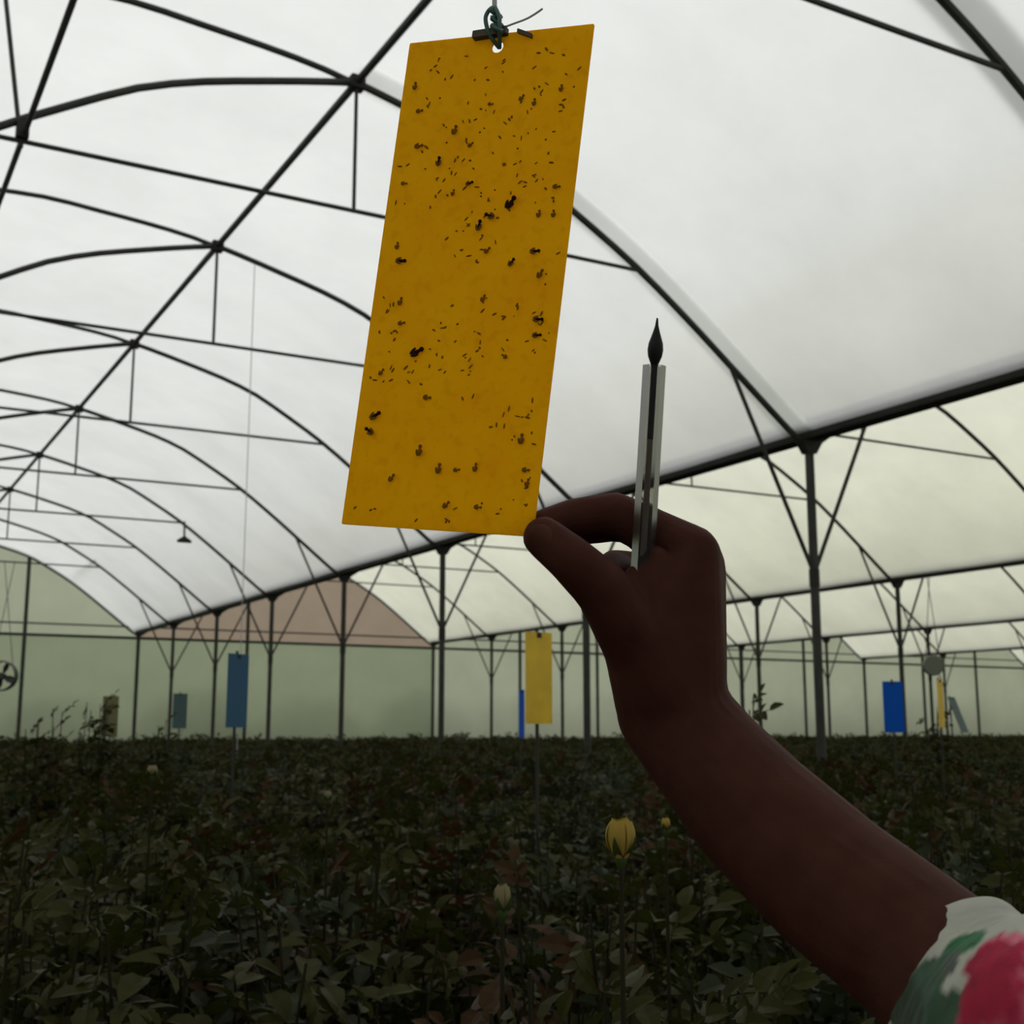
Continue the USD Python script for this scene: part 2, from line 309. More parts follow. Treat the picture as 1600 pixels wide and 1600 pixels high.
FLIES = [(687, 255, 1.0, 90, 1), (734, 288, .8, 20, 1), (799, 320, 1.4, 60, 2), (768, 339, 1.1, 160, 1), (750, 355, 1.1, 85, 1), (709, 303, .8, 80, 0), (627, 409, 1.1, 0, 1), (622, 386, .9, 90, 0), (836, 394, 1.0, 5, 1), (800, 412, .9, 60, 1), (762, 393, .9, 50, 0),
         (652, 552, 1.4, 30, 2), (627, 473, 1.0, 80, 0), (628, 506, .9, 10, 0), (841, 500, 1.0, 0, 1), (839, 525, .9, 5, 1), (790, 558, .8, 150, 0), (845, 430, 1.1, 65, 0), (843, 336, .9, 85, 0), (756, 468, .9, 70, 0), (870, 293, .9, 0, 0), (866, 336, .9, 95, 0), (632, 288, .8, 0, 0),
         (587, 651, 1.2, 35, 1), (580, 675, 1.1, 150, 1), (657, 706, 1.3, 88, 0), (687, 734, 1.2, 84, 0), (613, 748, 1.0, 60, 0), (714, 735, .8, 10, 0), (816, 688, 1.2, 88, 0), (744, 732, 1.0, 86, 0), (822, 735, .9, 0, 0), (825, 756, .9, 80, 0), (698, 790, 1.0, 50, 0), (747, 793, .9, 0, 0), (597, 583, .9, 60, 0), (668, 622, 1.0, 0, 0),
         (878, 140, .9, 88, 0), (816, 155, .9, 60, 0), (836, 162, .9, 90, 0), (767, 164, .7, 0, 0), (712, 206, 1.2, 80, 0), (655, 230, 1.1, 10, 0), (736, 228, .8, 45, 0), (650, 137, 1.0, 90, 0), (656, 175, .9, 10, 0)]
def fly_bits(s):
    e = trimesh.creation.icosphere(2)
    body = join([(e.vertices * (.0021, .0008, .0007) * s + (0, 0, .0007 * s), e.faces), (e.vertices * (.0009, .0009, .0008) * s + (.0024 * s, 0, .0008 * s), e.faces)])
    wings = [(e.vertices * (.0017, .00065, .00012) * s @ Rot.from_euler('z', sg * 20, degrees=True).as_matrix().T + (-.0008 * s, sg * .0009 * s, .0012 * s), e.faces) for sg in (-1, 1)]
    return body, wings
FLYWORD = {2: ('big black fly stuck on the yellow card', None), 1: ('dark brown fly stuck on the yellow card', 'dark flies on the yellow card'), 0: ('small pale brown gnat stuck on the yellow card', 'pale gnats on the yellow card')}
COLW = ['near the left edge', 'left of the middle', 'right of the middle', 'near the right edge']
def ordinal(n):
    one = ['first', 'second', 'third', 'fourth', 'fifth', 'sixth', 'seventh', 'eighth', 'ninth', 'tenth', 'eleventh', 'twelfth', 'thirteenth', 'fourteenth', 'fifteenth', 'sixteenth', 'seventeenth', 'eighteenth', 'nineteenth', 'twentieth']
    return one[n] if n < 20 else (['twenty', 'thirty', 'forty'][(n + 1) // 10 - 2] + ' ' + one[n % 10] if (n + 1) % 10 else ['', 'thirtieth', 'fortieth'][(n + 1) // 10 - 2])
FLIES.sort(key=lambda q: -card_at(q[0], q[1])[1]); fcount = {}
for (u, vv, s, ang, cl) in FLIES:
    a, b = card_at(u, vv); lab, grp = FLYWORD[cl]
    if cl == 2: lab = 'big black fly on the yellow card, ' + ('above its middle at right' if u > 700 else 'below its middle at left')
    else:
        c4 = int(np.clip((a + .05) / .025, 0, 3)); n4 = fcount.get((cl, c4), 0); fcount[(cl, c4)] = n4 + 1
        lab = ('dark brown fly ' if cl else 'small pale gnat ') + COLW[c4] + f' of the yellow card, {ordinal(n4)} from the top'
    t = placed('trapped_fly', on_card(a, b, .00045), lab, 'insect', grp or 'big flies on the yellow card')
    body, wings = fly_bits(s * (0.8 if cl == 0 else 0.95)); R = Rot.from_euler('z', ang, degrees=True).as_matrix()
    def put(m):
        q, f, _ = meshkit.arrays(m); q = q @ R.T; return (on_card(a + q[:, 0], b + q[:, 1], .00045 + q[:, 2]), f[:, ::-1])
    part('body', put(body), fly_body if cl else specks, t, True)
    for wg in wings: part('wing', put(wg), fly_wing if cl < 2 else fly_body, t, True)
# clip and string
green_wire = mat('green_coated_wire', (0.03, 0.085, 0.075), 0.45); dark_wood = mat('dark_clip_bar', (0.035, 0.022, 0.008), 0.6); twine = mat('pale_grey_twine', (0.35, 0.36, 0.35), 0.8)
hk = placed('hanging_clip', on_card(*hole), 'green wire hook with a dark bar holding the top of the yellow card', 'hook')
c0, c1 = card_at(741, 57), card_at(797, 55)
barm = mf.Manifold.hull(mf.Manifold.cube((0.0175, 0.0036, 0.004), True) + mf.Manifold.cube((0.0185, 0.0028, 0.003), True)); q, f, _ = meshkit.arrays(barm)
part('clip_bar', (on_card((c0 + c1)[0] / 2 + q[:, 0], (c0 + c1)[1] / 2 + q[:, 1] + q[:, 0] * 0.05, 0.0022 + q[:, 2]), f[:, ::-1]), dark_wood, hk, False)
c2 = card_at(822, 55)
part('clip_end', (on_card(c2[0] + q[:, 0] * 0.45, c2[1] + q[:, 1] * 0.6 - q[:, 0] * 0.2, 0.0016 + q[:, 2] * 0.4), f[:, ::-1]), dark_wood, hk, False)
def wire(px, r, hs, n=40):
    P = np.array([card_at(*p) for p in px]); s = np.linspace(0, 1, len(P)); t = np.linspace(0, 1, n)
    X, Y, H = PchipInterpolator(s, P[:, 0])(t), PchipInterpolator(s, P[:, 1])(t), PchipInterpolator(s, hs)(t)
    return tube(on_card(X, Y, H), r, 8)
part('wire_loop', wire([(778, 72), (768, 56), (765, 36), (771, 24), (778, 20), (784, 28), (788, 42), (787, 56), (778, 72)], .0011, [-.002, .004, .005, .005, .005, .006, .006, .005, -.002]), green_wire, hk, 50)
part('wire_twist', wire([(792, 58), (776, 50), (788, 46), (776, 38), (786, 32), (775, 26), (781, 20)], .0012, [.005, .006, .003, .006, .003, .006, .004]), green_wire, hk, 50)
part('wire_tail', wire([(790, 48), (806, 40), (826, 30), (850, 17)], .0005, [.003, .002, .001, .002]), twine, hk, 50)
stp = on_card(*card_at(779, 22), .005); top = np.array([stp[0], stp[1], 4.9])
say(part('hanging_string', tube([stp, (stp + top) / 2 + (0, .002, 0), top], 0.0012, 6), twine), 'thin pale string rising from the green hook out of the picture', 'string')
say(part('overhead_wire', bar((stp[0] - 4, stp[1], 4.9), (stp[0] + 5.8, stp[1], 4.9), 0.002), steel), 'thin steel wire overhead that the card string is tied to', 'wire')

# ---------------------------------------------------------------- person: arm and hand
skin = usdkit.material(stage, '/World/Looks/dark_brown_skin', {
    'tc': ('texture_coordinate', {}), 'n': ('noise_texture', {'scale': 60.0, 'detail': 5.0}), 'v': ('voronoi_texture', {'scale': 700.0}),
    'r': ('rgb_ramp', {'ramp': [(0.3, (0.038, 0.0115, 0.0075)), (0.7, (0.052, 0.017, 0.0115))]}),
    'b': ('bump', {'strength': 0.15, 'distance': 0.0006}),
    'p': ('principled_bsdf', {'roughness': 0.65, 'specular_ior_level': 0.07, 'subsurface_weight': 0.08, 'subsurface_scale': 0.004})},
    [('tc.object', 'n.vector'), ('tc.object', 'v.vector'), ('n.fac', 'r.fac'), ('r.color', 'p.base_color'), ('v.distance', 'b.height'), ('b.normal', 'p.normal')], surface='p.BSDF')
nail_m = mat('finger_nail', (0.058, 0.021, 0.014), 0.6, spec=0.07)
def ball(p, r, n=28): return mf.Manifold.sphere(r, n).translate(tuple(map(float, p)))
def limb(*pts):
    s = [ball(at(u, v, z), r) for u, v, z, r in pts]
    return mf.Manifold.batch_boolean([mf.Manifold.batch_hull([a, b]) for a, b in zip(s, s[1:])], mf.OpType.Add)
WR = [(1062, 1112, .572, .0215), (1026, 1106, .574, .0185), (1062, 1108, .592, .0205)]
IM, MM, RM, PM = (1082, 864, .577, .0125), (1092, 886, .594, .0125), (1094, 912, .611, .012), (1088, 945, .626, .011)
CMC = (1000, 1010, .566, .0165)
pieces = []
def hull(*pts): pieces.append(mf.Manifold.batch_hull([ball(at(u, v, z), r) for u, v, z, r in pts]))
hull(IM, MM, WR[0], WR[2]); hull(MM, RM, WR[0], WR[2]); hull(RM, PM, WR[2]); hull(IM, CMC, WR[0], WR[1], (1055, 930, .58, .014)); hull(*WR, CMC)
hull((1068, 940, .59, .016), (1068, 960, .60, .016), WR[2], WR[0])
hull(CMC, (1040, 950, .572, .011), (985, 930, .566, .008), (1022, 880, .5685, .008))                          # web between thumb and forefinger
pieces.append(limb(CMC, (944, 923, .556, .0126), (893, 875, .552, .0106), (850, 840, .556, .0092)))          # thumb
pieces.append(limb(IM, (962, 803, .586, .0100), (896, 808, .586, .0086), (852, 818, .5795, .0068)))         # forefinger
pieces.append(limb(MM, (978, 815, .606, .0092), (920, 824, .602, .0080), (882, 832, .592, .0068)))          # middle finger
pieces.append(limb(RM, (962, 889, .625, .0095), (984, 908, .602, .0084), (1035, 912, .592, .0070)))         # ring finger
pieces.append(limb(PM, (1008, 925, .640, .0082), (1010, 945, .618, .0072), (1045, 950, .606, .0062)))        # little finger
FORE = [(1050, 1110, .578, .0255), (1108, 1185, .566, .0265), (1180, 1268, .548, .0290), (1300, 1380, .52, .0305), (1445, 1492, .485, .0305), (1640, 1680, .43, .0345)]
pieces.append(limb(*FORE))
ELB = at(*FORE[-1][:3]); SHO = EYE + 0.33 * CR - 0.34 * CU + 0.10 * CF
pieces.append(mf.Manifold.batch_hull([ball(ELB, .0345), ball(ELB * .45 + SHO * .55, .043)])); pieces.append(mf.Manifold.batch_hull([ball(ELB * .45 + SHO * .55, .043), ball(SHO, .055)]))
arm = mf.Manifold.batch_boolean(pieces, mf.OpType.Add).refine_to_length(0.004).to_mesh()
tm = trimesh.Trimesh(arm.vert_properties[:, :3], arm.tri_verts, process=True)
trimesh.smoothing.filter_taubin(tm, lamb=0.5, nu=0.51, iterations=14)
who = placed('person', SHO, 'person in a floral sleeve whose bare hand pinches the yellow card and holds a pen', 'person')
part('body', tm, skin, who, True)
def nail(u, v, z, du, dv, dz, r, name):
    e = trimesh.creation.icosphere(3); p = at(u, v, z); ax = at(u + du, v + dv, z + dz) - p; ax /= np.linalg.norm(ax)
    nrm = (EYE - p); nrm -= ax * (nrm @ ax); nrm /= np.linalg.norm(nrm); sd = np.cross(ax, nrm)
    q = e.vertices * (.0058, .0045, .0012); q[:, 2] -= (q[:, 1] / .0045) ** 2 * .0012
    return (p + q[:, :1] * ax + q[:, 1:2] * sd + q[:, 2:] * nrm + nrm * r, e.faces)
part('thumb_nail', nail(853, 841, .556, -42, -34, .004, .0090, 'n'), nail_m, who, True)
# sleeve
cloth = usdkit.material(stage, '/World/Looks/floral_cloth', {'a': ('attribute', {'attribute': 'print'}), 'tc': ('texture_coordinate', {}), 'n': ('noise_texture', {'scale': 900.0, 'detail': 2.0}), 'b': ('bump', {'strength': 0.3, 'distance': 0.0006}), 'p': ('principled_bsdf', {'roughness': 0.85, 'sheen_weight': 0.1, 'specular_ior_level': 0.2})},
    [('a.color', 'p.base_color'), ('tc.object', 'n.vector'), ('n.fac', 'b.height'), ('b.normal', 'p.normal')], surface='p.BSDF')
HEM = at(1450, 1490, .485)
path = np.array([at(1484, 1512, .480), at(1556, 1590, .455), ELB + 0.006 * CU, ELB * .5 + SHO * .5, SHO, SHO + (SHO - ELB) * 0.08])
ss = np.linspace(0, 1, 150); kk = np.array([0, .22, .45, .7, .95, 1.0])
spine = np.stack([PchipInterpolator(kk, path[:, i])(ss) for i in range(3)], 1)
rad = PchipInterpolator([0, .1, .3, .6, .95, 1.0], [.0330, .0345, .042, .054, .067, .012])(ss)
t = np.gradient(spine, axis=0); t /= np.linalg.norm(t, axis=1, keepdims=True)
a1 = np.cross(t, CU); a1 /= np.linalg.norm(a1, axis=1, keepdims=True); b1 = np.cross(t, a1)
ang = np.linspace(0, 2 * np.pi, 97)[:-1]
S_, A_ = np.meshgrid(ss, ang, indexing='ij')
fold = 1 + 0.07 * (meshkit.fbm(np.stack([np.cos(A_) * 2, np.sin(A_) * 2, S_ * 14], -1), 3) - 0.5) * np.minimum(1, S_ * 12 + 0.3) + 0.02 * np.sin(A_ * 3 + 1) * (1 - S_)
V = spine[:, None] + (rad[:, None] * fold)[..., None] * (np.cos(A_)[..., None] * a1[:, None] + np.sin(A_)[..., None] * b1[:, None])
V = np.concatenate([(spine[0] + (V[:1] - spine[0]) * 0.93), V], 0)                                     # turned hem
V = np.concatenate([V[:1] + 0.02 * t[0], V], 0)
V = np.concatenate([V, V[:, :1]], 1)
verts = V.reshape(-1, 3)
def hash3(p, s): return meshkit.noise(p * s, 3)
col = np.tile(np.array([0.36, 0.36, 0.31]), (len(verts), 1)) * (0.8 + 0.4 * hash3(verts, 90.)[:, None])
def blob(c, r, color, wob=0.45, seed=0, inner=None):
    global col
    d = np.linalg.norm(verts - c, axis=1) / r + wob * (meshkit.fbm(verts * (1.6 / r), 3, seed) - 0.5) * 2
    m = np.clip((1.0 - d) / 0.12, 0, 1)[:, None]; cc = np.asarray(color)
    tone = cc * (0.55 + 0.9 * meshkit.fbm(verts * (4.0 / r), 3, seed + 9)[:, None])
    if inner is not None:
        pet = np.clip((np.sin(d * 13 + 7 * meshkit.fbm(verts * (3 / r), 2, seed + 4)) - 0.1) * 1.6, 0, 1)[:, None]
        tone = tone * (1 - pet) + np.asarray(inner) * pet
    col = col * (1 - m) + tone * m
def on_sleeve(u, v):
    q = verts - EYE; z = q @ CF; pu, pv = 800 + FPX * (q @ CR) / z, 800 - FPX * (q @ CU) / z
    ok = np.hypot(pu - u, pv - v) < 14
    return verts[np.where(ok)[0][np.argmin(z[ok])]] if ok.any() else verts[np.argmin(np.hypot(pu - u, pv - v))]
rngc = np.random.default_rng(4)
for i in range(9):
    c = V[20 + int(rngc.integers(60, 125)), int(rngc.integers(0, 96))]
    blob(c, .03, (0.03, 0.10, 0.05), seed=i + 40); blob(c + rngc.normal(0, .03, 3), .032, (0.33, 0.012, 0.04), seed=i + 60, inner=(0.5, 0.14, 0.2))
for u, v, r, c, inn in [(1492, 1468, .010, (0.02, 0.11, 0.045), None), (1466, 1500, .009, (0.06, 0.075, 0.06), None), (1428, 1550, .016, (0.035, 0.075, 0.045), None), (1398, 1596, .017, (0.02, 0.04, 0.02), None), (1480, 1590, .013, (0.03, 0.065, 0.035), None),
                        (1572, 1478, .012, (0.33, 0.012, 0.045), (0.55, 0.16, 0.22)), (1590, 1500, .017, (0.33, 0.012, 0.045), (0.55, 0.14, 0.2)), (1590, 1570, .020, (0.30, 0.010, 0.04), (0.50, 0.15, 0.2)), (1535, 1590, .015, (0.24, 0.006, 0.03), (0.34, 0.05, 0.09)), (1540, 1500, .012, (0.28, 0.008, 0.035), None), (1542, 1540, .011, (0.26, 0.008, 0.03), None)]:
    blob(on_sleeve(u, v), r, c, .25, int(u + v), inn)
part('sleeve', grid(V), cloth, who, color=col, label='white sleeve printed with red flowers and green leaves')

# ---------------------------------------------------------------- pen
clear = usdkit.material(stage, '/World/Looks/clear_pen_plastic', {'t': ('transparent_bsdf', {'color': (0.74, 0.74, 0.71)}), 'g': ('glossy_bsdf', {'color': (0.32, 0.32, 0.32), 'roughness': 0.25}), 'f': ('fresnel', {'IOR': 1.45}), 'm': ('mix_closure', {})}, [('f.fac', 'm.fac'), ('t.BSDF', 'm.closure1'), ('g.BSDF', 'm.closure2')], surface='m.closure')
black = mat('black_pen_ink', (0.005, 0.005, 0.005), 0.5, spec=0.2); pinkish = mat('dry_ink_tube', (0.22, 0.15, 0.15), 0.4)
PT, PB = at(1027, 497, .565), at(1006, 850, .5655)
PB = PT + (PB - PT) / np.linalg.norm(PB - PT) * 0.142; L = np.linalg.norm(PB - PT); ax = (PB - PT) / L
pen = placed('pen', PB, 'clear plastic ballpoint pen with a black nib pointing up, held in the hand', 'pen')
def pline(s): return PT + np.outer(np.atleast_1d(s), ax)
def lathe(sr, sides=16): return tube(pline([a for a, _ in sr]), [r for _, r in sr], sides)
px = lambda n: n * .565 / FPX
part('nib', lathe([(0, .0004), (px(12), .0008), (px(22), .0016), (px(40), .0033), (px(50), .0036), (px(60), .0032), (px(72), .0018), (px(76), .0016)]), black, pen, 40)
part('ink_tube', lathe([(px(70), .0015), (px(190), .0015)], 10), black, pen, 40, label='black ink filled tube')
part('ink_tube', lathe([(px(190), .0014), (L - .004, .0014)], 10), pinkish, pen, 40, label='pale empty end of the tube')
bw = tube(pline([px(74), L - .002]), .0052, 6, cap=False); bi = tube(pline([px(74), L - .002]), .0040, 12, cap=False)
part('barrel', join([bw, (bi.vertices, bi.faces[:, ::-1])]), clear, pen, False, label='clear six sided barrel')
part('end_plug', lathe([(L - .004, .0040), (L - .001, .0045), (L, .0040)]), black, pen, 40)

# ---------------------------------------------------------------- roses
leaf_g = leaf_mat('dark_rose_leaf', (0.034, 0.034, 0.009), (0.030, 0.038, 0.005)); leaf_r = leaf_mat('reddish_young_leaf', (0.038, 0.021, 0.008), (0.038, 0.017, 0.005)); cane_m = mat('green_brown_cane', (0.017, 0.016, 0.007), 0.7, spec=0.1)
leaf_b = leaf_mat('greyish_rose_leaf', (0.031, 0.036, 0.019), (0.025, 0.034, 0.01), 0.5)
bud_y = leaf_mat('yellow_petal', (0.36, 0.25, 0.05), (0.3, 0.2, 0.03), 0.6, 0.1); bud_p = leaf_mat('cream_petal', (0.22, 0.19, 0.10), (0.2, 0.16, 0.08), 0.6, 0.1); sep_m = leaf_mat('green_sepal', (0.05, 0.07, 0.02), (0.03, 0.05, 0.01))
def leaflet(L, W, cup, droop):
    x = np.array([0, .18, .5, .8, 1.0]); w = np.array([0, .72, 1.0, .62, 0]) * W / 2
    rows = []
    for a, b in zip(x, w):
        z = -droop * a * a * L
        rows.append([(a * L, -b, z + cup * b), (a * L, 0, z), (a * L, b, z + cup * b)])
    return np.array(rows)
LF, _q = None, []
for i in range(4): _q += [(i * 3, i * 3 + 3, i * 3 + 4, i * 3 + 1), (i * 3 + 1, i * 3 + 4, i * 3 + 5, i * 3 + 2)]
LF = np.array(_q)
def compound(rng, size=1.0):
    vs, fs, n = [], [], 0
    R = 0.085 * size
    st = [(1.0, 0, 1.0), (.66, 62, .9), (.66, -62, .9), (.34, 66, .75), (.34, -66, .75)]
    for s, yaw, k in st:
        Ln = 0.052 * size * k * rng.uniform(.85, 1.15)
        v = leaflet(Ln, Ln * .64, rng.uniform(.2, .55), rng.uniform(.1, .5)).reshape(-1, 3)
        v = v @ Rot.from_euler('xz', [rng.uniform(-25, 25), yaw + rng.uniform(-12, 12)], degrees=True).as_matrix().T
        v = v + (R * s, 0, -.25 * R * s * s)
        vs.append(v); fs.append(LF + n); n += len(v)
    tb = tube([(0, 0, 0), (R * .5, 0, -.06 * R), (R, 0, -.25 * R)], .0012, 3, False)
    quads = np.vstack(fs); tri = np.vstack([quads[:, [0, 1, 2]], quads[:, [0, 2, 3]]])
    return trimesh.Trimesh(np.vstack(vs + [tb.vertices]), np.vstack([tri, tb.faces + n]), process=False)
def bud_mesh(h=.036, r=.015):
    out = []
    for k in range(7):
        lay = k / 7; u, v = np.meshgrid(np.linspace(-1, 1, 7), np.linspace(0, 1, 7), indexing='ij')
        rr = r * (0.72 + .3 * lay) * np.sin(np.pi * (0.12 + .66 * v)) ** .8 * (1 + .12 * lay * v ** 4)
        a = k * 2.4 + u * 1.15; z = h * (v * (1.0 - .12 * lay) - .06 * np.abs(u) * v ** 3)
        out.append(grid(np.stack([rr * np.cos(a), rr * np.sin(a), z], -1)))
    return join(out)
def sepal_mesh(h=.02, r=.013):
    out = [tube([(0, 0, -.010), (0, 0, -.004), (0, 0, .002)], [.002, .005, .0055], 8)]
    for k in range(5):
        t = np.linspace(0, 1, 5); w = np.array([.004, .004, .003, .0018, .0002]); rr = .004 + (r - .002) * np.sin(t * 1.7); P = []
        for s in (-1, 0, 1): P.append(np.stack([rr, s * w, t * h], 1))
        P = np.array(P) @ Rot.from_euler('z', 72 * k, degrees=True).as_matrix().T
        out.append(grid(P))
    return join(out)
def rose_bits(seed, height=1.42, ncane=7, red=0.2, spread=.13, size=1.0, first=None):
    rng = np.random.default_rng(seed); canes, leaves, reds, tips = [], [], [], []
    for c in range(ncane):
        az = c * 2.4 + rng.uniform(-.4, .4); h = height * rng.uniform(.86, 1.0); sp = spread * rng.uniform(.3, 1.0)
        if c == 0 and first is not None: h, sp = first, 0.005
        t = np.linspace(0, 1, 7); bend = sp * t ** 1.3
        P = np.stack([.03 * math.cos(az) + bend * math.cos(az) + .012 * np.sin(t * 7 + c), .03 * math.sin(az) + bend * math.sin(az) + .012 * np.cos(t * 6 + c) - .012, t * h], 1)
        if c == 0 and first is not None: P[:, :2] = 0
        canes.append(tube(P, np.linspace(.0055, .002, 7), 6)); tips.append(P[-1])
        isred = rng.random() < red
        nl = 14 if not (c == 0 and first is not None) else 9
        for i in range(nl):
            s = 1 - (i + .3) / nl * .66
            if c == 0 and first is not None: s -= 0.07
            p = np.array([np.interp(s, t, P[:, k]) for k in range(3)])
            m = compound(rng, size * (rng.uniform(.6, .85) if i == 0 else rng.uniform(.9, 1.25)))
            R = Rot.from_euler('zyx', [math.degrees(az) + i * 137.5 + rng.uniform(-25, 25), rng.uniform(-45, 5) if i else -60, rng.uniform(-20, 20)], degrees=True).as_matrix()
            m.vertices = m.vertices @ R.T + p
            (reds if (isred and i < 4) else leaves).append(m)
    return canes, leaves, reds, tips
stage.OverridePrim('/World/Looks')
def plant(name, label, group, seed, loc, detailed, lm=leaf_g, bud=None, **kw):
    canes, leaves, reds, tips = rose_bits(seed, **kw)
    t = thing(name, label, 'rose plant', group, loc=loc)
    for c in canes: part('cane', c, cane_m, t, 40)
    if detailed:
        for m in leaves: part('leaf', m, lm, t, False)
        for m in reds: part('leaf', m, leaf_r, t, False, label='reddish young leaf')
    else:
        part('foliage', join(leaves), lm, t, False, kind='stuff')
        if reds: part('young_foliage', join(reds), leaf_r, t, False, kind='stuff', label='reddish young leaves')
    if bud:
        for i, (m_, h, r) in enumerate(bud):
            b, f, _ = meshkit.arrays(bud_mesh(h, r)); fl = part('flower_bud', (b + tips[i] + (0, 0, .008), f), m_, t, True)
            b, f, _ = meshkit.arrays(sepal_mesh(h * .55, r)); part('sepals', (b + tips[i] + (0, 0, .008), f), sep_m, fl, True)
    return t
# positions: rows across the house, 2 rows to a bed
rng = np.random.default_rng(21); near, far, rowno = [], [], {}
y = 0.98; n = 0
while y < Y1 - 0.4:
    step = .25 if y < 7 else .32
    x = y * 0.13 - .55
    while x < y * 1.30 + .9 and x < X1 - .3:
        p = np.array([x + rng.uniform(-.06, .06), y + rng.uniform(-.06, .06), 0])
        if seen((p[0], p[1], 1.35), 260) or seen((p[0], p[1], 1.05), 260): (near if y < 5.2 else far).append(p); rowno[p.tobytes()] = n
        x += step
    n += 1; y += .34 if n % 2 else .46
near.sort(key=lambda p: p @ FH); cut = 292; far = near[cut:] + far; near = near[:cut]
place = {}
for p in sorted(near, key=lambda p: p[0]):
    r = rowno[p.tobytes()]; place.setdefault(r, []).append(p.tobytes())
GL = {0: ('dark leafy rose plant in the dense rose bed', 'leafy rose plants'), 1: ('rose plant with reddish young shoots in the dense rose bed', 'rose plants with reddish shoots'), 2: ('rose plant with dull greyish green leaves in the dense rose bed', 'greyish rose plants')}
specs = [(101, 0, leaf_g, .0), (102, 1, leaf_g, .6), (103, 2, leaf_b, .0), (104, 0, leaf_g, .0), (105, 1, leaf_g, .45), (106, 0, leaf_g, .0)]
first_near, first_mid = {}, {}
def copy_of(src, name, loc, rz, sc, label, group):
    t = thing(name, label, 'rose plant', group, loc=loc, rz=rz, scale=sc)
    t.GetReferences().AddInternalReference(src.GetPath()); t.SetInstanceable(True); return t
for i, p in enumerate(near):
    v = int(rng.integers(0, 6)); seed, cl, lm, red = specs[v]; lab, grp = GL[cl]; r_ = rowno[p.tobytes()]; lab = ['dark leafy rose plant', 'red-tinged rose plant', 'greyish leafed rose plant'][cl] + f', {ordinal(place[r_].index(p.tobytes()))} from the left in the {ordinal(r_)} row of the crop'; rz = float(rng.uniform(0, 360)); dd = p @ FH
    big = dd < 2.0; store = first_near if big else first_mid
    hgt = 1.40 + 0.09 * (meshkit.noise(np.array([p[0] * 1.5, p[1] * 1.5, 0.5])) - .5) * 2
    if dd < 1.6: hgt -= .04
    sc = hgt / 1.42
    if v not in store:
        t = plant('rose_plant', lab, grp, seed, p, big, lm, red=red); x = UsdGeom.Xformable(t); x.AddRotateZOp().Set(rz); x.AddScaleOp().Set(Gf.Vec3f(sc, sc, sc)); store[v] = t
    else: copy_of(store[v], 'rose_plant', p, rz, sc, lab, grp)
# flowering plants that stand out
def bud_plant(u, v, y, label, m_, h, r, seed):
    p = at_y(u, v, y); plant('rose_plant', label, None, seed, (p[0], p[1], 0), True, leaf_g, [(m_, h, r)], height=float(p[2]) - .06, first=float(p[2]) - .02, red=.2)
bud_plant(970, 1318, .93, 'rose plant with a bright yellow bud left of the forearm', bud_y, .034, .0135, 201)
bud_plant(785, 1402, 1.02, 'rose plant with a small cream bud near the bottom middle', bud_p, .024, .008, 202)
bud_plant(1040, 1282, 1.35, 'rose plant with a tiny yellow bud close beside the forearm', bud_y, .016, .006, 203)
bud_plant(238, 1203, 2.6, 'rose plant with a pale cream bud at left below the end wall', bud_p, .022, .011, 204)
bud_plant(512, 1240, 2.2, 'rose plant with a small whitish bud left of the yellow card foot', bud_p, .018, .007, 205)
# shoots that rise over the crop
for u, v, y, sd in [(70, 1108, 6.5, 301), (145, 1098, 7.0, 302), (245, 1128, 8.0, 303), (1150, 1100, 2.9, 304), (1455, 1112, 6.0, 305)]:
    p = at_y(u, v, y)
    plant('rose_plant', {301: 'tall rose shoot above the crop at far left', 302: 'tall rose shoot above the crop by the end wall at left', 303: 'slim rose shoot over the crop under the first gutter end', 304: 'tall leafy rose plant right behind the wrist', 305: 'rose shoot above the crop right of the blue card'}[sd], None, sd, (p[0], p[1], 0), False, leaf_g, height=float(p[2]) + .04, ncane=9, spread=.05)
pi = UsdGeom.PointInstancer.Define(stage, '/World/rose_field'); say(pi.GetPrim(), 'dense dark rose crop filling the house back to the end walls', 'rose crop', kind='stuff')
protos = []
for i, (seed, cl, lm, red) in enumerate(specs):
    canes, leaves, reds, tips = rose_bits(seed + 50, 1.42, 6, red, size=1.15)
    pr = UsdGeom.Xform.Define(stage, f'/World/rose_field/rose_{"abcdef"[i]}')
    usdkit.mesh(stage, f'{pr.GetPath()}/foliage', join(leaves), lm); protos.append(pr.GetPath())
    if reds: usdkit.mesh(stage, f'{pr.GetPath()}/young_foliage', join(reds), leaf_r)
    usdkit.mesh(stage, f'{pr.GetPath()}/canes', join(canes), cane_m)
pi.CreatePrototypesRel().SetTargets(protos)
pos, ori, scl, idx = [], [], [], []
for p in far:
    a = rng.uniform(0, 2 * math.pi); s = (1.41 + 0.10 * (meshkit.noise(np.array([p[0] * 1.2, p[1] * 1.2, .5])) - .5) * 2 + (rng.uniform(.04, .14) if rng.random() < .07 else 0)) / 1.42
    pos.append(p); ori.append((math.cos(a / 2), 0, 0, math.sin(a / 2))); scl.append((s, s, s)); idx.append(int(rng.integers(0, 6)))
pi.CreatePositionsAttr(Vt.Vec3fArray.FromNumpy(np.array(pos, np.float32))); pi.CreateOrientationsAttr(Vt.QuathArray([Gf.Quath(*map(float, o)) for o in ori])); pi.CreateScalesAttr(Vt.Vec3fArray.FromNumpy(np.array(scl, np.float32))); pi.CreateProtoIndicesAttr(Vt.IntArray(idx))

